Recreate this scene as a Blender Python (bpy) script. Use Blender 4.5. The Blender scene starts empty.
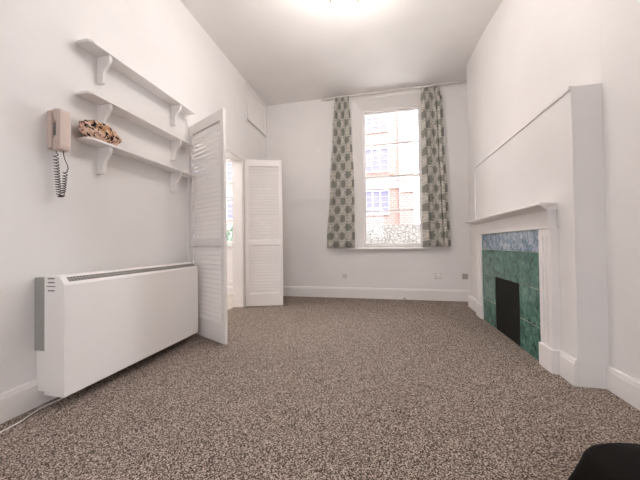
import bpy, bmesh, math, random
from mathutils import Vector, Matrix, noise
random.seed(7)
C = bpy.context.scene.collection
PI = math.pi

# ------------------------------------------------------------------ mesh helpers
def box(bm, x0, x1, y0, y1, z0, z1):
    v = [bm.verts.new(p) for p in ((x0,y0,z0),(x1,y0,z0),(x1,y1,z0),(x0,y1,z0),(x0,y0,z1),(x1,y0,z1),(x1,y1,z1),(x0,y1,z1))]
    for f in ((0,3,2,1),(4,5,6,7),(0,1,5,4),(1,2,6,5),(2,3,7,6),(3,0,4,7)):
        bm.faces.new([v[i] for i in f])
    return v

def prism(bm, pts, axis, a, b):
    """extrude a 2-D polygon along an axis from a to b; pts are the other two coords in xyz order"""
    def mk(p, t):
        q = list(p); q.insert(axis, t); return bm.verts.new(q)
    A = [mk(p, a) for p in pts]; B = [mk(p, b) for p in pts]
    bm.faces.new(A); bm.faces.new(list(reversed(B)))
    n = len(pts)
    for i in range(n):
        bm.faces.new((A[i], B[i], B[(i+1) % n], A[(i+1) % n]))

def tube(bm, pts, r, n=8, cap=True):
    pts = [Vector(p) for p in pts]; rings = []
    up = Vector((0.13, 0.21, 1)).normalized()
    for i, p in enumerate(pts):
        t = (pts[min(i+1, len(pts)-1)] - pts[max(i-1, 0)]).normalized()
        if abs(t.dot(up)) > .98: up = Vector((1, .2, .1)).normalized()
        s = t.cross(up).normalized(); w = s.cross(t)
        rr = r(i/(len(pts)-1)) if callable(r) else r
        rings.append([bm.verts.new(p + s*math.cos(k*2*PI/n)*rr + w*math.sin(k*2*PI/n)*rr) for k in range(n)])
        up = w
    for a, b in zip(rings, rings[1:]):
        for k in range(n): bm.faces.new((a[k], a[(k+1) % n], b[(k+1) % n], b[k]))
    if cap: bm.faces.new(rings[0]); bm.faces.new(rings[-1])

def lathe(bm, prof, n=24, M=None):
    rings = []
    for r, z in prof:
        ring = []
        for k in range(n):
            p = Vector((r*math.cos(k*2*PI/n), r*math.sin(k*2*PI/n), z))
            ring.append(bm.verts.new(M @ p if M else p))
        rings.append(ring)
    for a, b in zip(rings, rings[1:]):
        for k in range(n): bm.faces.new((a[k], a[(k+1) % n], b[(k+1) % n], b[k]))
    bm.faces.new(rings[0]); bm.faces.new(rings[-1])

def obj(name, bm, mat, parent=None, bevel=0, smooth=False, seg=2, autos=False):
    bmesh.ops.recalc_face_normals(bm, faces=bm.faces)
    me = bpy.data.meshes.new(name); bm.to_mesh(me); bm.free()
    if smooth:
        for p in me.polygons: p.use_smooth = True
    o = bpy.data.objects.new(name, me); C.objects.link(o)
    if mat: me.materials.append(mat)
    if parent: o.parent = parent
    if bevel:
        m = o.modifiers.new('bevel', 'BEVEL'); m.width = bevel; m.segments = seg; m.limit_method = 'ANGLE'; m.angle_limit = math.radians(40)
    return o

def tag(o, label, cat, group=None):
    o['label'] = label; o['category'] = cat
    if group: o['group'] = group
    return o

def thing(name, label, cat, loc=(0,0,0), rz=0, group=None):
    o = bpy.data.objects.new(name, None); C.objects.link(o); o.empty_display_size = .05
    o.location = loc; o.rotation_euler = (0,0,rz)
    return tag(o, label, cat, group)

def struct(name, bm, mat, parent=None, **k):
    o = obj(name, bm, mat, parent, **k)
    o['kind'] = 'structure'
    return o

def one(fn, *a):
    bm = bmesh.new(); fn(bm, *a); return bm
def boxes(*bs):
    bm = bmesh.new()
    for b in bs: box(bm, *b)
    return bm

# ------------------------------------------------------------------ materials
def mat(name, col, rough=.6, metal=0, spec=.5):
    m = bpy.data.materials.new(name); m.use_nodes = True
    b = m.node_tree.nodes['Principled BSDF']
    b.inputs['Base Color'].default_value = (*col, 1); b.inputs['Roughness'].default_value = rough
    b.inputs['Metallic'].default_value = metal; b.inputs['Specular IOR Level'].default_value = spec
    return m
def nd(m, t, **k):
    n = m.node_tree.nodes.new(t)
    for a, b in k.items(): setattr(n, a, b)
    return n
def lk(m, a, b): m.node_tree.links.new(a, b)
def ramp(m, src, stops):
    r = nd(m, 'ShaderNodeValToRGB'); e = r.color_ramp.elements
    while len(e) < len(stops): e.new(.5)
    for i, (p, c) in enumerate(stops): e[i].position = p; e[i].color = (*c, 1)
    lk(m, src, r.inputs[0]); return r
def bumpy(m, scale, strength, dist=.002, detail=3):
    b = m.node_tree.nodes['Principled BSDF']
    tc = nd(m, 'ShaderNodeTexCoord'); nz = nd(m, 'ShaderNodeTexNoise'); bp = nd(m, 'ShaderNodeBump')
    nz.inputs['Scale'].default_value = scale; nz.inputs['Detail'].default_value = detail
    bp.inputs['Strength'].default_value = strength; bp.inputs['Distance'].default_value = dist
    lk(m, tc.outputs['Object'], nz.inputs['Vector']); lk(m, nz.outputs['Fac'], bp.inputs['Height']); lk(m, bp.outputs['Normal'], b.inputs['Normal'])
    return nz
def paint(name, col, var=.03, rough=.6, scale=2.2):
    m = mat(name, col, rough); b = m.node_tree.nodes['Principled BSDF']
    bumpy(m, 60, .25, .001)
    tc = nd(m, 'ShaderNodeTexCoord'); nz = nd(m, 'ShaderNodeTexNoise'); nz.inputs['Scale'].default_value = scale; nz.inputs['Detail'].default_value = 4
    lk(m, tc.outputs['Object'], nz.inputs['Vector'])
    r = ramp(m, nz.outputs['Fac'], [(.35, tuple(c*(1-var) for c in col)), (.65, tuple(min(1, c*(1+var)) for c in col))])
    lk(m, r.outputs[0], b.inputs['Base Color']); return m

M = {}
M['wall'] = paint('wall_paint', (.82, .80, .79), .015)
M['ceil'] = paint('ceiling_paint', (.89, .875, .86), .015)
M['trim'] = paint('gloss_trim_paint', (.84, .815, .80), .02, .38)
M['door'] = paint('louvre_paint', (.83, .80, .785), .02, .45)
M['doordim'] = M['door']
M['heat'] = mat('heater_enamel', (.85, .82, .80), .4)
M['grey'] = mat('heater_grey_back', (.33, .33, .31), .55)
M['slot'] = mat('dark_slot', (.16, .15, .14), .6)
M['plastic'] = mat('socket_plastic', (.70, .67, .63), .4)
M['plasticgrey'] = mat('socket_grey', (.42, .40, .37), .4)
M['black'] = mat('black_plastic', (.02, .02, .02), .4)
M['brass'] = mat('antique_brass', (.45, .32, .18), .3, .9)
M['white'] = mat('white_cable', (.78, .75, .72), .4)
M['phone'] = mat('phone_beige', (.64, .52, .465), .42)
M['phonebase'] = mat('phone_base_beige', (.62, .50, .44), .45)
M['rail'] = mat('rail_white', (.70, .66, .64), .4)

# carpet: flecked loop pile
m = mat('carpet_loop_pile', (.3, .25, .21), .95, 0, .1); b = m.node_tree.nodes['Principled BSDF']
tc = nd(m, 'ShaderNodeTexCoord')
mp = nd(m, 'ShaderNodeMapping'); mp.inputs['Scale'].default_value = (1, 1, 1); lk(m, tc.outputs['Object'], mp.inputs['Vector'])
v1 = nd(m, 'ShaderNodeTexVoronoi'); v1.inputs['Scale'].default_value = 250; lk(m, mp.outputs[0], v1.inputs['Vector'])
sp = nd(m, 'ShaderNodeSeparateColor'); lk(m, v1.outputs['Color'], sp.inputs[0])
n1 = nd(m, 'ShaderNodeTexNoise'); n1.inputs['Scale'].default_value = 120; n1.inputs['Detail'].default_value = 3; lk(m, tc.outputs['Object'], n1.inputs['Vector'])
ad = nd(m, 'ShaderNodeMath', operation='MULTIPLY_ADD'); ad.inputs[1].default_value = .55
ad2 = nd(m, 'ShaderNodeMath', operation='MULTIPLY'); ad2.inputs[1].default_value = .55; lk(m, n1.outputs['Fac'], ad2.inputs[0])
lk(m, sp.outputs[0], ad.inputs[0]); lk(m, ad2.outputs[0], ad.inputs[2])
r = ramp(m, ad.outputs[0], [(.26, (.026, .017, .012)), (.42, (.10, .073, .056)), (.57, (.225, .174, .143)), (.77, (.64, .54, .47))])
lk(m, r.outputs[0], b.inputs['Base Color'])
bp = nd(m, 'ShaderNodeBump'); bp.inputs['Strength'].default_value = .8; bp.inputs['Distance'].default_value = .004; bp.invert = True
lk(m, v1.outputs['Distance'], bp.inputs['Height']); lk(m, bp.outputs[0], b.inputs['Normal'])
M['carpet'] = m

# green mottled glazed tile
def tilemat(name, stops, sc, rough):
    m = mat(name, (.1, .3, .2), rough); b = m.node_tree.nodes['Principled BSDF']
    tc = nd(m, 'ShaderNodeTexCoord'); mp = nd(m, 'ShaderNodeMapping'); mp.inputs['Scale'].default_value = (1, 1, .8)
    lk(m, tc.outputs['Object'], mp.inputs['Vector'])
    nz = nd(m, 'ShaderNodeTexNoise'); nz.inputs['Scale'].default_value = sc; nz.inputs['Detail'].default_value = 5; nz.inputs['Distortion'].default_value = 1.2
    lk(m, mp.outputs[0], nz.inputs['Vector'])
    r = ramp(m, nz.outputs['Fac'], stops); lk(m, r.outputs[0], b.inputs['Base Color'])
    bp = nd(m, 'ShaderNodeBump'); bp.inputs['Strength'].default_value = .12; bp.inputs['Distance'].default_value = .002
    lk(m, nz.outputs['Fac'], bp.inputs['Height']); lk(m, bp.outputs[0], b.inputs['Normal'])
    return m
M['tile'] = tilemat('green_glazed_tile', [(.3, (.018, .06, .055)), (.42, (.05, .14, .115)), (.55, (.085, .21, .165)), (.7, (.15, .31, .25))], 16, .13)
M['tileblue'] = tilemat('slate_blue_glazed_tile', [(.3, (.06, .12, .16)), (.45, (.2, .28, .36)), (.6, (.42, .48, .58)), (.72, (.62, .66, .74))], 22, .1)
M['grout'] = mat('tile_grout', (.52, .60, .48), .8)
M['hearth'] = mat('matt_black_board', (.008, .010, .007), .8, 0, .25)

# patterned curtain
m = mat('ogee_print_cotton', (.6, .57, .5), .85, 0, .2); b = m.node_tree.nodes['Principled BSDF']
uv = nd(m, 'ShaderNodeUVMap'); sx = nd(m, 'ShaderNodeSeparateXYZ'); lk(m, uv.outputs[0], sx.inputs[0])
def cosn(src, per):
    a = nd(m, 'ShaderNodeMath', operation='MULTIPLY'); a.inputs[1].default_value = 2*PI/per; lk(m, src, a.inputs[0])
    c = nd(m, 'ShaderNodeMath', operation='COSINE'); lk(m, a.outputs[0], c.inputs[0]); return c
cu = cosn(sx.outputs[0], .34); cv = cosn(sx.outputs[1], .30)
s = nd(m, 'ShaderNodeMath', operation='ADD'); lk(m, cu.outputs[0], s.inputs[0]); lk(m, cv.outputs[0], s.inputs[1])
# both lattice sites carry a blob (sum>0) ; use absolute value: blobs sit where the two waves agree
ab = nd(m, 'ShaderNodeMath', operation='ABSOLUTE'); lk(m, s.outputs[0], ab.inputs[0])
r = ramp(m, ab.outputs[0], [(0, (.78, .75, .70)), (.10, (.80, .77, .71)), (.15, (.60, .575, .515)), (.34, (.60, .575, .52)), (.39, (.82, .79, .73)), (.53, (.80, .77, .71)), (.58, (.37, .37, .325)), (1, (.32, .325, .285))])
mr = nd(m, 'ShaderNodeMath', operation='MULTIPLY'); mr.inputs[1].default_value = .55
lk(m, ab.outputs[0], mr.inputs[0]); lk(m, mr.outputs[0], r.inputs[0])
nz = nd(m, 'ShaderNodeTexNoise'); nz.inputs['Scale'].default_value = 300; lk(m, uv.outputs[0], nz.inputs['Vector'])
mx = nd(m, 'ShaderNodeMix', data_type='RGBA', blend_type='MULTIPLY'); mx.inputs[0].default_value = .5
lk(m, r.outputs[0], mx.inputs[6]); lk(m, nz.outputs['Color'], mx.inputs[7])
lk(m, r.outputs[0], b.inputs['Base Color'])
tr = nd(m, 'ShaderNodeBsdfTranslucent'); lk(m, r.outputs[0], tr.inputs[0])
ms = nd(m, 'ShaderNodeMixShader'); ms.inputs[0].default_value = .25
out = m.node_tree.nodes['Material Output']
lk(m, b.outputs[0], ms.inputs[1]); lk(m, tr.outputs[0], ms.inputs[2]); lk(m, ms.outputs[0], out.inputs[0])
M['curtain'] = m

# animal-print cloth
m = mat('leopard_print_cloth', (.6, .4, .3), .85); b = m.node_tree.nodes['Principled BSDF']
tc = nd(m, 'ShaderNodeTexCoord')
nA = nd(m, 'ShaderNodeTexNoise'); nA.inputs['Scale'].default_value = 17; nA.inputs['Detail'].default_value = 1.5; lk(m, tc.outputs['Object'], nA.inputs['Vector'])
rA = ramp(m, nA.outputs['Fac'], [(.35, (.42, .2, .11)), (.45, (.56, .36, .22)), (.55, (.75, .55, .42)), (.66, (.66, .40, .33))])
vo = nd(m, 'ShaderNodeTexNoise'); vo.inputs['Scale'].default_value = 42; vo.inputs['Detail'].default_value = 1; vo.inputs['Distortion'].default_value = .8; lk(m, tc.outputs['Object'], vo.inputs['Vector'])
rB = ramp(m, vo.outputs['Fac'], [(.425, (1, 1, 1)), (.445, (0, 0, 0))])
mx = nd(m, 'ShaderNodeMix', data_type='RGBA'); lk(m, rB.outputs[0], mx.inputs[0]); lk(m, rA.outputs[0], mx.inputs[6]); mx.inputs[7].default_value = (.02, .018, .02, 1)
lk(m, mx.outputs[2], b.inputs['Base Color']); M['leopard'] = m

# black cloth of the shape modelled as a bag
m = mat('black_woven_nylon', (.006, .005, .004), .75, 0, .3); bumpy(m, 220, .5, .001); b.inputs['Specular IOR Level'].default_value = .12; m.node_tree.nodes['Principled BSDF'].inputs['Specular IOR Level'].default_value = .12; M['bag'] = m
M['bagtrim'] = mat('black_webbing', (.012, .011, .01), .9)

# brick
m = mat('pale_red_brick', (.6, .35, .3), .9); b = m.node_tree.nodes['Principled BSDF']
tc = nd(m, 'ShaderNodeTexCoord'); mp = nd(m, 'ShaderNodeMapping'); mp.inputs['Rotation'].default_value = (PI/2, 0, 0); lk(m, tc.outputs['Object'], mp.inputs['Vector'])
bk = nd(m, 'ShaderNodeTexBrick'); bk.inputs['Scale'].default_value = 2.6; bk.inputs['Color1'].default_value = (.205, .118, .10, 1); bk.inputs['Color2'].default_value = (.24, .15, .132, 1)
bk.inputs['Mortar'].default_value = (.27, .22, .205, 1); bk.inputs['Mortar Size'].default_value = .05
lk(m, mp.outputs[0], bk.inputs['Vector']); lk(m, bk.outputs[0], b.inputs['Base Color']); M['brick'] = m
m2 = m.copy(); m2.name = 'grey_pink_brick'; k = [n for n in m2.node_tree.nodes if n.type == 'TEX_BRICK'][0]
k.inputs['Color1'].default_value = (.15, .105, .098, 1); k.inputs['Color2'].default_value = (.18, .135, .125, 1); M['brick2'] = m2
M['stone'] = paint('white_stone', (.42, .41, .41))
M['bluepane'] = mat('blue_grey_pane', (.135, .14, .225), .25)
# rubble wall
m = mat('rubble_stone', (.7, .7, .65), .9); b = m.node_tree.nodes['Principled BSDF']
tc = nd(m, 'ShaderNodeTexCoord'); vo = nd(m, 'ShaderNodeTexVoronoi', feature='DISTANCE_TO_EDGE'); vo.inputs['Scale'].default_value = 7.5
lk(m, tc.outputs['Object'], vo.inputs['Vector'])
r = ramp(m, vo.outputs['Distance'], [(.0, (.05, .053, .047)), (.07, (.10, .10, .09)), (.12, (.17, .165, .158))]); lk(m, r.outputs[0], b.inputs['Base Color']); M['rubble'] = m
# foliage
m = mat('leaf_green', (.14, .34, .16), .6); b = m.node_tree.nodes['Principled BSDF']
tc = nd(m, 'ShaderNodeTexCoord'); nz = nd(m, 'ShaderNodeTexNoise'); nz.inputs['Scale'].default_value = 6; lk(m, tc.outputs['Object'], nz.inputs['Vector'])
r = ramp(m, nz.outputs['Fac'], [(.35, (.07, .15, .10)), (.65, (.24, .36, .28))]); lk(m, r.outputs[0], b.inputs['Base Color']); M['leaf'] = m
M['ground'] = paint('pale_paving', (.5, .48, .45), .1, .9)
M['boards'] = paint('pale_floorboards', (.55, .49, .44), .08, .5)
# glass
m = bpy.data.materials.new('window_glass'); m.use_nodes = True; nt = m.node_tree; nt.nodes.clear()
o_ = nt.nodes.new('ShaderNodeOutputMaterial'); t_ = nt.nodes.new('ShaderNodeBsdfTransparent'); g_ = nt.nodes.new('ShaderNodeBsdfGlossy'); x_ = nt.nodes.new('ShaderNodeMixShader'); f_ = nt.nodes.new('ShaderNodeFresnel')
f_.inputs[0].default_value = 1.35; t_.inputs[0].default_value = (.97, .97, .98, 1); g_.inputs['Roughness'].default_value = .02
nt.links.new(f_.outputs[0], x_.inputs[0]); nt.links.new(t_.outputs[0], x_.inputs[1]); nt.links.new(g_.outputs[0], x_.inputs[2]); nt.links.new(x_.outputs[0], o_.inputs[0])
M['glass'] = m
def emit(name, col, s):
    m = bpy.data.materials.new(name); m.use_nodes = True; nt = m.node_tree; nt.nodes.clear()
    o = nt.nodes.new('ShaderNodeOutputMaterial'); e = nt.nodes.new('ShaderNodeEmission'); e.inputs[0].default_value = (*col, 1); e.inputs[1].default_value = s
    nt.links.new(e.outputs[0], o.inputs[0]); return m
M['bulb'] = emit('warm_bulb', (1, .72, .55), 5)

# ------------------------------------------------------------------ room dimensions
D = 4.744; LX = -2.026; RX = 1.42; H = 3.55; YB = -1.7       # back wall, left wall, right wall, ceiling, rear wall
LT = .155                                                     # left wall thickness
SX = -4.6                                                     # side room far side
YA, YN = 4.362, 2.092                                         # chimney breast far / near ends
def WX(y): return 1.2162 + .0155*y
WR = -math.atan(.0155)
DY0, DY1, DZ = 2.62, 3.775, 2.27                              # door opening in left wall

struct('floor', boxes((LX-LT, RX+.2, YB-.2, D+.3, -.1, 0)), M['carpet'])
struct('trim_1', boxes((LX-LT, LX-LT+.012, DY0, DY1, 0, .006)), M['boards'])
struct('floor_side_room', boxes((SX, LX-LT, .8, D+.3, -.1, -.001)), M['boards'])
struct('ceiling', boxes((SX-.2, RX+.2, YB-.2, D+.3, H, H+.1)), M['ceil'])
# left wall with the doorway
struct('wall_left', boxes((LX-LT, LX, YB-.2, DY0, 0, H), (LX-LT, LX, DY1, D, 0, H), (LX-LT, LX, DY0, DY1, DZ, H)), M['wall'])
# back wall with the two windows
W0, W1, WZ0, WZ1 = -.42, .87, .845, 3.44
S0, S1, SZ0, SZ1 = -3.75, -2.66, .95, 2.66
struct('wall_back', boxes((SX-.2, S0, D, D+.32, 0, H), (S0, S1, D, D+.32, 0, SZ0), (S0, S1, D, D+.32, SZ1, H), (S1, W0, D, D+.32, 0, H),
     (W0, W1, D, D+.32, 0, WZ0), (W0, W1, D, D+.32, WZ1, H), (W1, RX+.2, D, D+.32, 0, H)), M['wall'])
struct('wall_sky_blocker', boxes((-14, 10, D, D+.32, H+.1, 11.5), (-14, SX-.2, D, D+.32, -.35, H+.1), (RX+.2, 10, D, D+.32, -.35, H+.1)), M['brick'])  # unseen upper storeys, added to keep sky light off the opposite facade
struct('wall_right', boxes((RX, RX+.2, YB-.2, D, 0, H)), M['wall'])
# rear wall (behind the camera) with an unseen window added for fill daylight
B0, B1, BZ0, BZ1 = -.75, .25, 1.1, 2.5
struct('wall_rear', boxes((LX-LT, B0, YB-.2, YB, 0, H), (B1, RX+.2, YB-.2, YB, 0, H), (B0, B1, YB-.2, YB, 0, BZ0), (B0, B1, YB-.2, YB, BZ1, H)), M['wall'])
struct('wall_side_room', boxes((SX-.2, SX, .8, D, 0, H), (SX-.2, LX-LT, .6, .8, 0, H)), M['wall'])

# chimney breast: lower body, proud front panel, upper body whose face sweeps back to the wall
PZ = 1.965
bm = bmesh.new()
rec = .014
prism(bm, [(WX(YN)+rec, YN), (WX(YA)+rec, YA), (RX, YA), (RX, YN)], 2, 0, PZ)
struct('wall_chimney_breast', bm, M['wall'])
bm = bmesh.new()
n = 28; fr = []
for i in range(n+1):
    t = i/n; y = YA if i == 0 else 4.05 + (YN-4.05)*((i-1)/(n-1))
    tt = 0 if i == 0 else (i-1)/(n-1)
    x = WX(y)+rec + (RX-WX(YN)-rec)*(tt*tt*(3-2*tt))
    fr.append((min(x, RX-.0005), y))
prism(bm, fr + [(RX+.01, YN), (RX+.01, YA)], 2, PZ, H)
struct('wall_upper_chimney', bm, M['wall'], smooth=False)
bm = bmesh.new()
prism(bm, [(WX(YN), YN-.001), (WX(4.05), 4.05), (WX(4.05)+rec, 4.05), (WX(YN)+rec, YN-.001)], 2, 0, PZ+.004)
struct('trim_2', bm, M['wall'], bevel=.003)
# slim bead round the proud panel
bm = bmesh.new()
prism(bm, [(WX(YN)-.011, YN), (WX(4.05)-.011, 4.05), (WX(4.05)+.002, 4.05), (WX(YN)+.002, YN)], 2, PZ-.022, PZ+.006)
prism(bm, [(WX(4.03)-.011, 4.03), (WX(4.052)-.011, 4.052), (WX(4.052)+.002, 4.052), (WX(4.03)+.002, 4.03)], 2, 1.222, PZ-.022)
struct('trim_3', bm, M['wall'], bevel=.002)

# baseboards -------------------------------------------------------------------
def skirt(h, t):   # profile (out, z)
    return [(0, 0), (t, 0), (t, h-.03), (t*.75, h-.018), (t*.75, h-.01), (t*.45, h), (0, h)]
bm = bmesh.new(); prism(bm, [(D-a, z) for a, z in skirt(.182, .02)], 0, LX, RX); struct('baseboard_back', bm, M['trim'])
bm = bmesh.new(); prism(bm, [(LX+a, z) for a, z in skirt(.16, .02)], 1, YB, DY0-.09); prism(bm, [(LX+a, z) for a, z in skirt(.182, .02)], 1, DY1+.1, D-.021); struct('baseboard_left', bm, M['trim'])
bm = bmesh.new(); prism(bm, [(RX-a, z) for a, z in skirt(.15, .02)], 1, YB, YN); prism(bm, [(RX-a, z) for a, z in skirt(.18, .02)], 1, YA, D-.021); struct('baseboard_right', bm, M['trim'])
def slant(bm, prof, y0, y1):
    A = [bm.verts.new((WX(y0)-a, y0, z)) for a, z in prof]; B = [bm.verts.new((WX(y1)-a, y1, z)) for a, z in prof]
    bm.faces.new(A); bm.faces.new(list(reversed(B)))
    for i in range(len(prof)): j = (i+1) % len(prof); bm.faces.new((A[i], B[i], B[j], A[j]))
bm = bmesh.new(); slant(bm, skirt(.172, .022), YN-.001, 2.245); slant(bm, skirt(.172, .022), 3.885, YA+.02); struct('baseboard_chimney', bm, M['trim'])
bm = bmesh.new(); prism(bm, [(YA+a, z) for a, z in skirt(.172, .022)], 0, WX(YA)-.02, RX-.02); struct('baseboard_alcove', bm, M['wall'])
bm = bmesh.new(); prism(bm, [(D-a, z) for a, z in skirt(.15, .02)], 0, SX, LX-LT); struct('baseboard_side_room', bm, M['trim'])

# ------------------------------------------------------------------ windows
def sash_window(name, x0, x1, z0, z1, y, bars, meet, vbars=(), fw=.035):
    """box frame with sliding sashes; bars: heights of glazing bars, meet: height of meeting rail"""
    root = bpy.data.objects.new(name, None); C.objects.link(root); root.location = ((x0+x1)/2, y, z0); root['kind'] = 'structure'
    cx = (x0+x1)/2; a, b_, h = x0-cx, x1-cx, z1-z0
    struct('window_frame', boxes((a-fw, a, -.05, .05, -fw, h+fw), (b_, b_+fw, -.05, .05, -fw, h+fw), (a, b_, -.05, .05, h, h+fw), (a, b_, -.05, .05, -fw, 0)), M['trim'], root, bevel=.003)
    mz = meet-z0; s = .016
    hb = [z-z0 for z in bars]
    def sash(nm, za, zb, yy, rb, rt):
        bb = [(a, a+s, yy-.018, yy+.018, za, zb), (b_-s, b_, yy-.018, yy+.018, za, zb), (a+s, b_-s, yy-.018, yy+.018, za, za+rb), (a+s, b_-s, yy-.018, yy+.018, zb-rt, zb)]
        for q in hb:
            if za < q < zb: bb.append((a+s, b_-s, yy-.012, yy+.012, q-.011, q+.011))
        for v in vbars: bb.append((v-cx-.010, v-cx+.010, yy-.011, yy+.011, za+rb, zb-rt))
        o = struct(nm, boxes(*bb), M['trim'], root)
        struct('window_pane', boxes((a+s, b_-s, yy-.002, yy+.002, za+rb, zb-rt)), M['glass'], o)
    sash('lower_sash', 0, mz+.02, -.02, .03, .032)
    sash('upper_sash', mz-.02, h, .022, .032, .02)
    return root
w = sash_window('window_1', -.235, .70, .905, 3.285, D+.20, (2.709, 1.512), 2.114)
bm = boxes((-.03, .03, -.045, -.02, 1.225, 1.237)); lathe(bm, [(.012, 0), (.015, .008), (.008, .02)], 12, Matrix.Translation((.012, -.03, 1.237)))
struct('sash_lock', bm, M['brass'], w)
# splayed linings of the main window and its sill
bm = bmesh.new()
prism(bm, [(W0, D), (-.268, D+.155), (-.268, D+.30), (W0, D+.30)], 2, WZ0, WZ1)
prism(bm, [(W1, D), (.735, D+.155), (.735, D+.30), (W1, D+.30)], 2, WZ0, WZ1)
prism(bm, [(D, WZ1), (D+.155, 3.322), (D+.3, 3.322), (D+.3, WZ1)], 0, W0, W1)
struct('trim_4', bm, M['trim'])
# flat architrave on the wall round the window
struct('trim_5', boxes((W0-.07, W0, D-.018, D, WZ0, WZ1+.05), (W1, W1+.07, D-.018, D, WZ0, WZ1+.05), (W0, W1, D-.018, D, WZ1, WZ1+.05)), M['trim'], bevel=.004)
bm = boxes((-.615, .865, D-.07, D, .838, .862), (W0, W1, D, D+.16, .838, .87)); struct('window_sill', bm, M['trim'], bevel=.005)
# side room window
sash_window('window_2', S0+.05, S1-.05, SZ0+.05, SZ1-.05, D+.12, (2.2, 1.4), 1.80, vbars=(-3.0, -3.4))
struct('trim_6', boxes((S0-.06, S1+.06, D-.05, D, SZ0-.03, SZ0), (S0-.08, S0, D-.02, D, SZ0, SZ1), (S1, S1+.08, D-.02, D, SZ0, SZ1), (S0-.08, S1+.08, D-.02, D, SZ1, SZ1+.08),
    (S0, S1, D-.012, D, .2, .26), (S0, S1, D-.012, D, .84, .9), (S0, S0+.06, D-.012, D, .26, .84), (S1-.06, S1, D-.012, D, .26, .84)), M['trim'], bevel=.004)
# added rear window, unseen, lets fill daylight into the room
sash_window('window_rear_fill', B0+.04, B1-.04, BZ0+.04, BZ1-.04, YB-.1, (2.15, 1.45), 1.8, vbars=(-.25,))

# door frame lining
struct('trim_7', boxes((LX-LT-.01, LX+.004, DY0-.03, DY0+.012, 0, DZ), (LX-LT-.01, LX+.004, DY1-.012, DY1+.03, 0, DZ), (LX-LT-.01, LX+.004, DY0+.012, DY1-.012, DZ-.03, DZ+.01),
    (LX, LX+.016, DY1+.0, DY1+.075, 0, DZ-.021), (LX, LX+.016, DY0-.075, DY0-.001, 0, DZ-.021), (LX, LX+.016, DY0-.075, DY1+.075, DZ-.02, DZ+.035)), M['trim'], bevel=.003)

# ------------------------------------------------------------------ louvred doors
def louvre(name, label, hinge, ang, width, flip):
    t = thing(name, label, 'door', (hinge[0], hinge[1], .012), ang, 'louvred bifold doors of the side doorway')
    T = .03; Hh = 2.238; st = .055
    mid = .93
    obj('door_frame', boxes((0, st, -T/2, T/2, 0, Hh), (width-st, width, -T/2, T/2, 0, Hh), (st, width-st, -T/2, T/2, 0, .19), (st, width-st, -T/2, T/2, Hh-.10, Hh),
        (st, width-st, -T/2, T/2, mid, mid+.075)), M['door'], t, bevel=.002)
    for nm, z0, z1 in (('lower_louvres', .19, mid), ('upper_louvres', mid+.075, Hh-.10)):
        bm = bmesh.new(); k = round((z1-z0)/.046); p = (z1-z0)/k
        for i in range(k):
            z = z0 + (i+.5)*p
            s = flip
            prism(bm, [(-.0125*s, z-.0285), (-.0125*s, z-.0205), (.0115*s, z+.0285), (.0115*s, z+.0205)], 0, st-.004, width-st+.004)
        # thin rear board behind the slats keeps them closed
        obj(nm, bm, M['door'], t)
    bm = bmesh.new()
    for z in (.25, 1.1, 1.98):
        lathe(bm, [(.007, z-.04), (.007, z+.04)], 10, Matrix.Translation((0, -flip*.02, 0)))
    obj('hinge', bm, M['brass'] if False else M['trim'], t)
    return t
dx, dy = -1.423-(-2.006), 2.318-2.600
louvre('louvred_door', 'white louvred door leaf standing open beside the wall heater, nearer of the two', (-2.006, 2.600), math.atan2(dy, dx), math.hypot(dx, dy), 1)
dx, dy = -1.465-(-1.995), 3.985-3.80
louvre('louvred_door', 'white louvred door leaf folded open towards the window wall, farther of the two', (-1.995, 3.80), math.atan2(dy, dx), math.hypot(dx, dy), 1)

# ------------------------------------------------------------------ hatch high on the left wall
t = thing('wall_hatch', 'white panelled hatch set high on the left wall under the ceiling', 'hatch', (LX, 3.9, 2.9))
obj('hatch_casing', boxes((0, .012, 0, .77, 0, .022), (0, .012, 0, .77, .608, .63), (0, .012, 0, .022, .022, .608), (0, .012, .748, .77, .022, .608)), M['trim'], t, bevel=.002)
leaf = obj('hatch_frame', boxes((.004, .030, .034, .736, .034, .075), (.004, .030, .034, .736, .555, .596), (.004, .030, .034, .075, .075, .555), (.004, .030, .695, .736, .075, .555)), M['trim'], t, bevel=.003)
obj('hatch_panel', boxes((0, .012, .076, .694, .076, .554)), M['trim'], leaf, bevel=.002)
obj('painted_gap_shade', boxes((0, .002, .022, .748, .022, .608)), M['slot'], t)  # dark sheet paints the shade into the gap round the leaf

# ------------------------------------------------------------------ wall heater
HY = 1.222; HL = 1.188
t = thing('wall_heater', 'long white electric panel heater mounted low on the left wall', 'heater', (LX, HY, .078))
prof = [(.085, 0), (.236, 0), (.236, .648), (.229, .664), (.200, .694), (.192, .700), (.085, .700)]
bm = bmesh.new(); prism(bm, prof, 1, 0, HL); obj('casing', bm, M['heat'], t, bevel=.003)
o = obj('wall_bracket', boxes((0, .0855, .004, HL-.03, .255, .69)), M['grey'], t, bevel=.004); o['label'] = 'dark grey rear mounting box'
obj('rear_panel', boxes((.004, .0855, .012, HL-.03, .012, .255)), M['heat'], t, bevel=.003)
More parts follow.
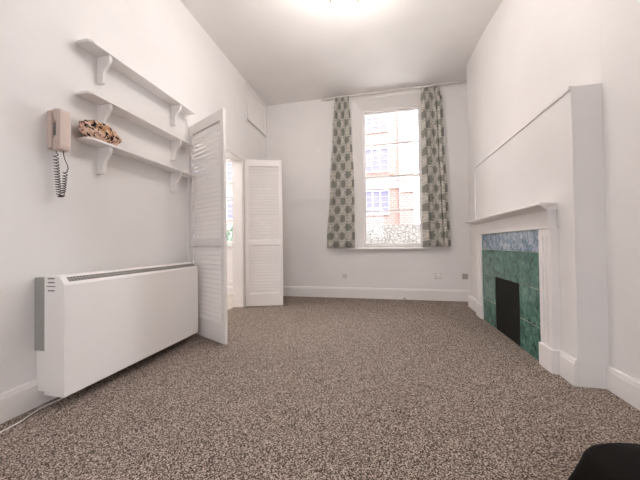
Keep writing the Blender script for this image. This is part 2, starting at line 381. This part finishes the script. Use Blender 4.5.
# sloping outlet grille along the top front edge
ax = Vector((.229, 0, .664)); bx = Vector((.200, 0, .694)); dirv = (bx-ax).normalized(); nv = Vector((.72, 0, .69))
def onslope(bm, s0, s1, y0, y1, d0, d1):
    vs = []
    for d in (d0, d1):
        for s, y in ((s0, y0), (s1, y0), (s1, y1), (s0, y1)):
            p = ax + dirv*s + nv*d; vs.append(bm.verts.new((p.x, y, p.z)))
    for f in ((0,1,2,3),(4,5,6,7),(0,1,5,4),(1,2,6,5),(2,3,7,6),(3,0,4,7)): bm.faces.new([vs[i] for i in f])
bm = bmesh.new(); onslope(bm, .003, .037, .035, HL-.03, -.002, .0015); o = obj('grille_bed', bm, M['slot'], t)
bm = bmesh.new(); k = 62
for i in range(k):
    y = .04 + (HL-.075)*i/(k-1); onslope(bm, .004, .036, y, y+.006, .0015, .004)
onslope(bm, .018, .021, .036, HL-.031, .0016, .0045)
obj('outlet_grille', bm, mat('grille_grey', (.36, .345, .32), .5), t)
bm = bmesh.new()
for z in (.612, .645, .66, .683): 
    if z != .645: box(bm, .115, .165, -.0015, .004, z, z+.007)
box(bm, .105, .17, -.0015, .004, .638, .643)
obj('side_vent', bm, M['slot'], t)
bm = bmesh.new()
prism(bm, [(.225, .60), (.238, .60), (.238, .65), (.231, .667), (.203, .697), (.196, .70)], 1, -.002, .022)
obj('end_cap', bm, M['heat'], t, bevel=.001)
# its cable on the carpet
bm = bmesh.new()
pts = [(-1.995, 1.62, .05), (-1.99, 1.55, .02), (-1.96, 1.42, .007), (-1.945, 1.317, .007), (-1.952, 1.21, .007), (-1.915, 1.10, .007), (-1.908, 1.03, .007), (-1.90, .9, .008), (-1.92, .6, .008), (-1.96, .2, .008)]
def catmull(P, k=8):
    P = [Vector(p) for p in P]; out = []
    for i in range(len(P)-1):
        a, b_, c, d = P[max(i-1, 0)], P[i], P[i+1], P[min(i+2, len(P)-1)]
        for j in range(k):
            s = j/k; out.append(.5*((2*b_) + (c-a)*s + (2*a-5*b_+4*c-d)*s*s + (3*b_-a-3*c+d)*s**3))
    out.append(P[-1]); return out
tube(bm, catmull(pts), .0042, 8)
tag(obj('power_cable', bm, M['white'], smooth=True), 'thin white cable running along the carpet from under the wall heater', 'cable')

# ------------------------------------------------------------------ shelves on the left wall
def shelf(z, label):
    t = thing('wall_shelf', label, 'shelf', (LX, 1.45, z), 0, 'white wall shelves')
    L = 1.09; d = .127
    bm = bmesh.new()
    prism(bm, [(0, 0), (d-.022, 0), (d, .028), (d, L), (0, L)], 2, 0, .017)
    obj('shelf_board', bm, M['trim'], t, bevel=.0025)
    for y in (.148, .868):
        bm = bmesh.new()
        pr = [(0, 0), (.113, 0), (.113, -.03)]
        for i in range(9):
            s = i/8; pr.append((.113 - .052*(s*s*(3-2*s)), -.03 - .085*s))
        pr += [(.052, -.185), (.046, -.195), (0, -.197)]
        prism(bm, pr, 1, y, y+.024)
        obj('bracket', bm, M['trim'], t, bevel=.0015)
    return t
shelf(2.352, 'white wall shelf on two brackets, topmost of the three')
shelf(1.995, 'white wall shelf on two brackets, middle of the three')
shelf(1.680, 'white wall shelf on two brackets, lowest, holding the animal-print cloth')

# animal-print crumpled cloth
bm = bmesh.new(); bmesh.ops.create_icosphere(bm, subdivisions=5, radius=1)
for v in bm.verts:
    p = v.co.copy(); n3 = noise.noise(p*1.7+Vector((3, 1, 2)))*.22 + noise.noise(p*4.1)*.13 + noise.noise(p*9)*.05
    p *= 1+n3
    u = p.y  # along shelf -1..1
    h = .088*(1 - .30*max(0, u)**1.5)
    z = p.z*h
    v.co = Vector((p.x*.060*(1-.15*u), p.y*.138, z+.062))
    if v.co.z < 0: v.co.z *= .02
    v.co.z = max(v.co.z, 0.001)
t = obj('patterned_cloth', bm, M['leopard'], smooth=True); t.location = (LX+.070, 1.572, 1.699)
tag(t, 'crumpled tan, pink and black animal-print cloth on the lowest wall shelf', 'cloth')

# ------------------------------------------------------------------ entry phone
t = thing('entry_phone', 'beige wall-mounted entry phone with handset and black coiled cord', 'phone', (LX, 1.288, 1.565))
obj('phone_base', boxes((0, .036, 0, .066, .004, .243)), M['phonebase'], t, bevel=.006, seg=3)
bm = bmesh.new()
prism(bm, [(.046, -.012), (.100, -.004), (.106, .02), (.108, .225), (.102, .246), (.052, .250), (.042, .243), (.056, .178), (.072, .168), (.072, .085), (.058, .075), (.044, .062)], 1, -.001, .063)
obj('handset', bm, M['phone'], t, bevel=.006, seg=3)
obj('switch_hook', boxes((.034, .066, .012, .05, .09, .165)), M['slot'], t, bevel=.002)
bm = bmesh.new()
P = []
def coil(x0, y0, z0, x1, y1, z1, turns, r, ph=0):
    out = []
    N = turns*10
    for i in range(N+1):
        s = i/N; a = ph + s*turns*2*PI
        out.append((x0+(x1-x0)*s + r*math.cos(a), y0+(y1-y0)*s + r*math.sin(a)*.9, z0+(z1-z0)*s**.85))
    return out
P += [(.030, .03, .006), (.032, .03, -.01)]
P += coil(.026, .03, -.022, .040, .04, -.285, 15, .0135)
P += coil(.044, .042, -.296, .058, .046, -.288, 4, .014)
P += list(reversed(coil(.080, .048, -.130, .064, .046, -.275, 9, .0115)))
P += [(.098, .052, -.118), (.094, .050, -.095), (.082, .044, -.06), (.075, .040, -.02), (.074, .038, -.002)]
tube(bm, P, .0026, 6)
obj('coiled_cord', bm, M['black'], t, smooth=True)

# ------------------------------------------------------------------ wall sockets and a junction box on the back wall
def plate(name, label, x, z, w, kind, grp=None):
    t = thing(name, label, 'socket', (x, D, z-w/2), 0, grp)
    if kind == 'round':
        obj('back_box', boxes((-w/2, w/2, -.014, 0, 0, w)), M['plastic'], t, bevel=.005, seg=3)
        bm = bmesh.new(); lathe(bm, [(.036, 0), (.036, .012), (.03, .018)], 24, Matrix.Translation((0, -.012, w/2)) @ Matrix.Rotation(PI/2, 4, 'X'))
        obj('round_cover', bm, M['trim'], t)
    else:
        mm = M['plastic'] if kind == 'light' else M['plasticgrey']
        obj('face_plate', boxes((-w/2, w/2, -.010, 0, 0, w)), mm, t, bevel=.003)
        for q in ((-.006, .006, -.0105, -.004, w*.62, w*.78), (-.026, -.012, -.0105, -.004, w*.30, w*.38), (.012, .026, -.0105, -.004, w*.30, w*.38)): obj('pin_hole', boxes(q), M['slot'], t)
    return t
plate('wall_plate', 'small white square socket under the left curtain on the window wall', -.598, .38, .088, 'light')
plate('wall_plate', 'round white junction box below the right curtain on the window wall', .926, .40, .10, 'round')  # a junction box, made with the same helper as the sockets
plate('wall_plate', 'grey square socket beside the chimney breast on the window wall', 1.33, .397, .088, 'grey')
bm = bmesh.new(); tube(bm, catmull([(.40, D-.03, .0), (.405, D-.035, .03), (.39, D-.05, .035), (.37, D-.06, .012)]), .004, 6)
tag(obj('cable_stub', bm, M['black'], smooth=True), 'short dark cable end poking up from the carpet under the window', 'cable')

# ------------------------------------------------------------------ curtain rail and curtains
t = thing('curtain_rail', 'thin white curtain track above the window', 'curtain rail', (.2, D, 3.497))
obj('track', boxes((-1.17, 1.21, -.075, -.055, -.006, .016)), M['rail'], t, bevel=.003)
for x in (-1.05, -.3, .45, 1.1): obj('rail_bracket', boxes((x-.012, x+.012, -.06, 0, .012, .026)), M['rail'], t)
def curtain(label, edges, folds, seed, group):
    """edges: list of (z, xleft, xright) from top down, at Y = D-.065"""
    rnd = random.Random(seed)
    z1, z0 = edges[0][0], edges[-1][0]
    def ed(z):
        for (za, la, ra), (zb, lb, rb) in zip(edges, edges[1:]):
            if zb <= z <= za:
                s = (za-z)/(za-zb); s = s*s*(3-2*s); return la+(lb-la)*s, ra+(rb-ra)*s
        return edges[-1][1:]
    NU, NV = 220, 70
    ph = [rnd.uniform(-.5, .5) for _ in range(8)]
    bm = bmesh.new(); uvl = bm.loops.layers.uv.new('UVMap'); grid = []; us = []
    for j in range(NV+1):
        z = z1 + (z0-z1)*j/NV; xl, xr = ed(z); row = []; t_ = j/NV
        for i in range(NU+1):
            u = i/NU
            a = u + .018*math.sin(2*PI*u*2.3+ph[0]+t_*.8) + .01*math.sin(2*PI*u*5+ph[1])
            amp = (.034 + .020*t_)*(1+.35*math.sin(u*9+ph[2]))
            if t_ < .06: amp *= .7+.3*(t_/.06)
            w = 2*PI*folds*a
            y = amp*.85*math.sin(w) + .006*math.sin(w*2.1+ph[3]+3*t_)
            x = xl+(xr-xl)*u + amp*.42*math.sin(2*w+ph[4]*.3)
            row.append(bm.verts.new((x, y, z)))
        grid.append(row)
    flat = .76
    for j in range(NV):
        for i in range(NU):
            f = bm.faces.new((grid[j][i], grid[j+1][i], grid[j+1][i+1], grid[j][i+1])); f.smooth = True
            for l, (a, b_) in zip(f.loops, ((j, i), (j+1, i), (j+1, i+1), (j, i+1))):
                l[uvl].uv = (flat*b_/NU+ph[5], (z1-z0)*a/NV)
    xc = (edges[-1][1]+edges[-1][2])/2
    bmesh.ops.translate(bm, verts=bm.verts, vec=(-xc, 0, -z0))
    root = thing('curtain', label, 'curtain', (xc, D-.095, z0), 0, group)
    o = obj('curtain_cloth', bm, M['curtain'], root); 
    for p in o.data.polygons: p.use_smooth = True
    s = o.modifiers.new('thick', 'SOLIDIFY'); s.thickness = .003
    # heading tape with hooks
    for i in range(7):
        x = edges[0][1] + (edges[0][2]-edges[0][1])*(i+.5)/7 - xc
        obj('curtain_hook', boxes((x-.004, x+.004, .012, .018, z1-z0-.03, z1-z0+.02)), M['rail'], root)
    return root
k = .98
curtain('patterned grey-green and cream curtain hanging left of the window', [(3.475, -.725, -.485), (2.9, -.76, -.46), (2.0, -.82, -.425), (.885, -.895, -.425)], 5.5, 3, 'patterned curtains at the window')
curtain('patterned grey-green and cream curtain hanging right of the window', [(3.465, .70, .965), (3.33, .70, .965), (3.26, .70, 1.00), (2.5, .705, 1.02), (1.6, .705, 1.06), (.885, .705, 1.09)], 5.5, 11, 'patterned curtains at the window')

# ------------------------------------------------------------------ fireplace
FY = 3.06
t = thing('fireplace', 'white fireplace surround with green glazed tiles on the right wall', 'fireplace', (WX(FY), FY, 0), WR)
def fb(y0, y1, o0, o1, z0, z1): return (-o1, -o0, y0-FY, y1-FY, z0, z1)
LEG = ((2.258, 2.41), (3.69, 3.875)); SO = .052
for a, b_ in LEG:
    bm = bmesh.new(); w = b_-a; g = .011; ch = (.35, .62)
    # fluted face: three raised strips with two channels
    pr = [(0, a-FY), (-SO, a-FY)]
    for c in (.30, .60):
        c0 = a+w*c-FY
        pr += [(-SO, c0), (-SO+.012, c0+.004), (-SO+.012, c0+.016), (-SO, c0+.020)]
    pr += [(-SO, b_-FY), (0, b_-FY)]
    prism(bm, pr, 2, .17, .985)
    box(bm, *fb(a, b_, 0, SO, .985, 1.045))
    leg = obj('pilaster', bm, M['trim'], t)
    obj('plinth_block', boxes(fb(a-.008, b_+.008, 0, SO+.013, 0, .172)), M['trim'], leg, bevel=.004)
obj('frieze', boxes(fb(2.275, 3.845, 0, SO+.002, 1.048, 1.192), fb(2.262, 3.858, 0, SO+.008, 1.040, 1.050)), M['trim'], t, bevel=.002)
bm = bmesh.new()
pr = [(0, 1.19), (-.07, 1.19), (-.076, 1.196), (-.098, 1.200), (-.122, 1.212), (-.128, 1.218), (-.145, 1.218), (-.148, 1.222), (-.148, 1.232), (-.143, 1.238), (0, 1.238)]
n0, n1 = 2.262-FY, 3.858-FY
rings = []
for x, z in pr:   # mitred ends: overhang grows with projection
    ex = max(0, -x-.07)*.9
    rings.append([(x, n0-ex, z-.016), (x, n1+ex+.03, z-.016)])
A = [bm.verts.new(r_[0]) for r_ in rings]; Bv = [bm.verts.new(r_[1]) for r_ in rings]
bm.faces.new(A); bm.faces.new(list(reversed(Bv)))
for i in range(len(A)): j = (i+1) % len(A); bm.faces.new((A[i], Bv[i], Bv[j], A[j]))
obj('mantel_shelf', bm, M['trim'], t)
# tiles
y0, y1 = 2.40, 3.70; oy0, oy1, oz = 2.765, 3.318, .568
TO = .040
obj('grout_bed', boxes(fb(y0, y1, 0, .036, oz, 1.04), fb(y0, oy0, 0, .036, 0, oz), fb(oy1, y1, 0, .036, 0, oz)), M['grout'], t)
def tiles(ys, z0, z1, bm):
    g = .0016
    for a, b_ in zip(ys, ys[1:]): box(bm, *fb(a+g, b_-g, .030, TO, z0+g*1.6, z1-g*1.6))
cols = [2.40, 2.49, 2.78, 3.07, 3.36, 3.70]
bm = bmesh.new()
tiles(cols, oz, .859, bm); tiles([2.40, oy0], .268, oz, bm); tiles([oy1, y1], .268, oz, bm); tiles([2.40, oy0], 0, .268, bm); tiles([oy1, y1], 0, .268, bm)
obj('green_tiles', bm, M['tile'], t, bevel=.0012, seg=1)
bm = bmesh.new(); tiles(cols, .859, 1.04, bm)
o = obj('border_tiles', bm, M['tileblue'], t, bevel=.0012, seg=1); o['label'] = 'slate-blue mottled top row of tiles'
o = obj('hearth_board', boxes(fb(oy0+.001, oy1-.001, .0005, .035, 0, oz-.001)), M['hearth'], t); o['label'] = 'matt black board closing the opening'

# ------------------------------------------------------------------ ceiling light
LXc, LYc, DROP = -.255, 2.28, .40
t = thing('ceiling_light', 'brass ceiling light with small cupped lamps at the top edge of the view', 'ceiling light', (LXc, LYc, H))
bm = bmesh.new(); lathe(bm, [(.07, 0), (.07, -.012), (.055, -.03), (.02, -.04)], 28); obj('ceiling_rose', bm, M['brass'], t)
bm = bmesh.new(); tube(bm, [(0, 0, -.035), (0, 0, -DROP)], .008, 12); obj('stem', bm, M['brass'], t, smooth=True)
ARMS = ((-.142, .098), (.098, .150), (.05, -.19))
for ax_, ay_ in ARMS:
    bm = bmesh.new(); tube(bm, catmull([(0, 0, -DROP+.02), (ax_*.4, ay_*.4, -DROP-.025), (ax_*.8, ay_*.8, -DROP-.01), (ax_, ay_, -DROP+.01)]), .006, 8)
    a = obj('arm', bm, M['brass'], t, smooth=True)
    bm = bmesh.new(); lathe(bm, [(.003, -.04), (.009, -.034), (.007, -.026), (.012, -.018), (.022, -.004), (.030, .02), (.034, .03)], 20, Matrix.Translation((ax_, ay_, -DROP+.01)))
    obj('lamp_cup', bm, M['brass'], a, smooth=True)
    bm = bmesh.new(); lathe(bm, [(.008, 0), (.019, .02), (.019, .036), (.011, .05), (.002, .055)], 16, Matrix.Translation((ax_, ay_, -DROP+.032)))
    obj('bulb', bm, M['bulb'], a, smooth=True)

# ------------------------------------------------------------------ unidentified dark shape in the lower right corner, modelled as a bag
t = thing('dark_shape_as_bag', 'unidentified dark rounded shape in the bottom right corner, modelled as a soft bag', 'bag', (.79, .93, 0))
bm = bmesh.new(); NR, NZ = 40, 22; rings = []
for j in range(NZ+1):
    s = j/NZ
    z = .352*s
    # shoulder rounding near the top
    top = 1.0 if s < .86 else math.sqrt(max(0, 1-((s-.86)/.14)**2))
    lower = 1.2*(1-.44*s)
    bot = min(1, .86+s*1.2)
    hx = (.27*lower*bot)*(.35+.65*top) if s < 1 else .09
    hy = (.15*(1-.35*s)*bot)*(.15+.85*top)
    ring = []
    for k_ in range(NR):
        a = 2*PI*k_/NR; c, s_ = math.cos(a), math.sin(a)
        e = .62
        x = hx*math.copysign(abs(c)**e, c); y = hy*math.copysign(abs(s_)**e, s_)
        q = noise.noise(Vector((x*7, y*7, z*7)))*.012
        ring.append(bm.verts.new((x*(1+q*2), y+q, z)))
    rings.append(ring)
for a, b_ in zip(rings, rings[1:]):
    for k_ in range(NR): bm.faces.new((a[k_], a[(k_+1) % NR], b_[(k_+1) % NR], b_[k_]))
bm.faces.new(rings[0]); bm.faces.new(rings[-1])
obj('shape_body', bm, M['bag'], t, smooth=True)
bm = bmesh.new(); tube(bm, [(-.22+.44*i/12, -.158-.004*math.sin(i/12*PI), .07) for i in range(13)], .006, 6); obj('bottom_piping', bm, M['bagtrim'], t, smooth=True)
bm = bmesh.new(); tube(bm, catmull([(-.09, -.10, .29), (-.085, -.16, .20), (0, -.185, .15), (.085, -.16, .20), (.09, -.10, .29)]), .009, 8); obj('handle', bm, M['bagtrim'], t, smooth=True)

# ------------------------------------------------------------------ outside
struct('ground', boxes((-30, 14, D+.4, 30, -.45, -.35)), M['ground'])
BY = 12.0
t = thing('apartment_block', 'pink brick block with blue sash windows seen through the window', 'building', (0, BY, -.35))
o0 = -.35
obj('brick_facade', boxes((-16, .86, .12, 4, 0, 8.3)), M['brick'], t)
o = obj('brick_pier', boxes((.86, 1.46, 0.02, 4, 0, 8.5)), M['brick2'], t); o['label'] = 'greyer brick corner pier'
obj('stone_band', boxes((-16, .86, .05, .12, 3.32-o0, 3.58-o0), (.86, 1.48, -.03, .02, 3.1-o0, 3.42-o0)), M['stone'], t)
def bwin(x0, x1, z0, z1, cols_, rows_):
    fr_ = boxes((x0-.05, x1+.05, .06, .125, z0-.07, z0), (x0-.05, x0, .06, .125, z0, z1), (x1, x1+.05, .06, .125, z0, z1), (x0-.05, x1+.05, .06, .125, z1, z1+.05))
    for i in range(1, cols_): x = x0+(x1-x0)*i/cols_; box(fr_, x-.025, x+.025, .07, .125, z0, z1)
    for i in range(1, rows_): z = z0+(z1-z0)*i/rows_; box(fr_, x0, x1, .09, .125, z-.008, z+.008)
    f = obj('block_window', fr_, M['stone'], t)
    obj('block_pane', boxes((x0, x1, .105, .125, z0, z1)), M['bluepane'], f)
for xo in (0, -2.2, -4.4, -6.7, -8.4):
    for z0, z1 in ((5.86, 6.68), (4.1, 5.05), (2.25, 3.2)):
        bwin(-.60+xo, .40+xo, z0-o0, z1-o0, 3, 4)
tag(t, 'pink brick block with blue sash windows seen through the window', 'building')
bm = boxes((-4.5, 2.2, 10.4, 10.75, -.35, 1.62)); o = obj('rubble_wall', bm, M['rubble'])
tag(o, 'low rubble stone garden wall outside the window', 'garden wall')
# shrub seen through the side room window
t = thing('garden_shrub', 'green leafy shrub outside the side room window', 'shrub', (-5.6, 9.3, -.35))
bm = bmesh.new(); rnd = random.Random(5)
for i in range(1500):
    while True:
        p = Vector((rnd.uniform(-1, 1), rnd.uniform(-1, 1), rnd.uniform(-1, 1)))
        if p.length < 1: break
    c = Vector((p.x*1.0, p.y*.7, 1.15+p.z*1.0)); n_ = Vector((rnd.uniform(-1, 1), rnd.uniform(-1, 1), rnd.uniform(-.4, 1))).normalized()
    a = n_.cross(Vector((.3, .2, 1))).normalized()*.035; b_ = n_.cross(a).normalized()*.08
    vs = [bm.verts.new(c+q) for q in (-b_, a, b_, -a)]; bm.faces.new(vs)
obj('foliage', bm, M['leaf'], t)
bm = bmesh.new()
for i in range(7):
    a = i*.9; tube(bm, [(0, 0, 0), (.15*math.cos(a), .15*math.sin(a), .6), (.5*math.cos(a), .4*math.sin(a), 1.5)], lambda s: .025*(1-.7*s), 6)
obj('stem', bm, mat('bark', (.2, .15, .1), .9), t)

# ------------------------------------------------------------------ camera
f, yaw, pit, rol = 271.35, .2154, .0136, -.0126
cam = bpy.data.cameras.new('camera'); co = bpy.data.objects.new('camera', cam); C.objects.link(co)
cam.sensor_width = 36; cam.lens = 36*f/640; cam.clip_start = .02
R0 = Vector((math.cos(yaw), math.sin(yaw), 0)); F = Vector((-math.sin(yaw)*math.cos(pit), math.cos(yaw)*math.cos(pit), math.sin(pit))); U = R0.cross(F)
R = R0*math.cos(rol) + U*math.sin(rol); U2 = -R0*math.sin(rol) + U*math.cos(rol)
mt = Matrix((R, U2, -F)).transposed().to_4x4(); mt.translation = (0, 0, .95); co.matrix_world = mt
bpy.context.scene.camera = co

# ------------------------------------------------------------------ light
wd = bpy.data.worlds.new('sky'); bpy.context.scene.world = wd; wd.use_nodes = True
bg = wd.node_tree.nodes['Background']; bg.inputs[0].default_value = (.97, .98, 1, 1)
# overcast sky: about three times brighter overhead than at the horizon
nt = wd.node_tree; tcw = nt.nodes.new('ShaderNodeTexCoord'); sxw = nt.nodes.new('ShaderNodeSeparateXYZ'); nt.links.new(tcw.outputs['Generated'], sxw.inputs[0])
mw = nt.nodes.new('ShaderNodeMath'); mw.operation = 'MULTIPLY_ADD'; mw.use_clamp = False; mw.inputs[1].default_value = 9.0; mw.inputs[2].default_value = 3.4
mxw = nt.nodes.new('ShaderNodeMath'); mxw.operation = 'MAXIMUM'; mxw.inputs[1].default_value = 0; nt.links.new(sxw.outputs[2], mxw.inputs[0]); nt.links.new(mxw.outputs[0], mw.inputs[0]); nt.links.new(mw.outputs[0], bg.inputs[1])
def area(name, loc, rot, sx_, sy_, e, col=(1, 1, 1), portal=False):
    l = bpy.data.lights.new(name, 'AREA'); l.shape = 'RECTANGLE'; l.size = sx_; l.size_y = sy_; l.energy = e; l.color = col
    o = bpy.data.objects.new(name, l); C.objects.link(o); o.location = loc; o.rotation_euler = rot
    if portal: l.cycles.is_portal = True
    return o
area('portal_main_window', (.225, D+.33, 2.1), (-PI/2, 0, 0), 1.2, 2.6, 1, portal=True)
area('portal_side_window', (-3.2, D+.33, 1.8), (-PI/2, 0, 0), 1.1, 1.8, 1, portal=True)
area('portal_rear_fill', (-.25, YB-.22, 1.85), (PI/2, 0, 0), 1.0, 1.4, 1, portal=True)
def point(name, loc, e, r, col):
    l = bpy.data.lights.new(name, 'POINT'); l.energy = e; l.shadow_soft_size = r; l.color = col
    o = bpy.data.objects.new(name, l); C.objects.link(o); o.location = loc; return o
for ax_, ay_ in ARMS: point('bulb_light', (LXc+ax_, LYc+ay_, H-DROP+.13), 6.5, .04, (1, .94, .90))
point('side_room_fill', (-3.6, 3.0, 3.0), 26, .1, (1, .97, .95))  # added fill light, no visible source; brightens doorway and right wall

s = bpy.context.scene
s.view_settings.view_transform = 'Standard'; s.view_settings.look = 'None'; s.view_settings.gamma = 1; s.view_settings.exposure = 1.36; s.view_settings.use_curve_mapping = False
s.cycles.max_bounces = 10; s.cycles.diffuse_bounces = 8
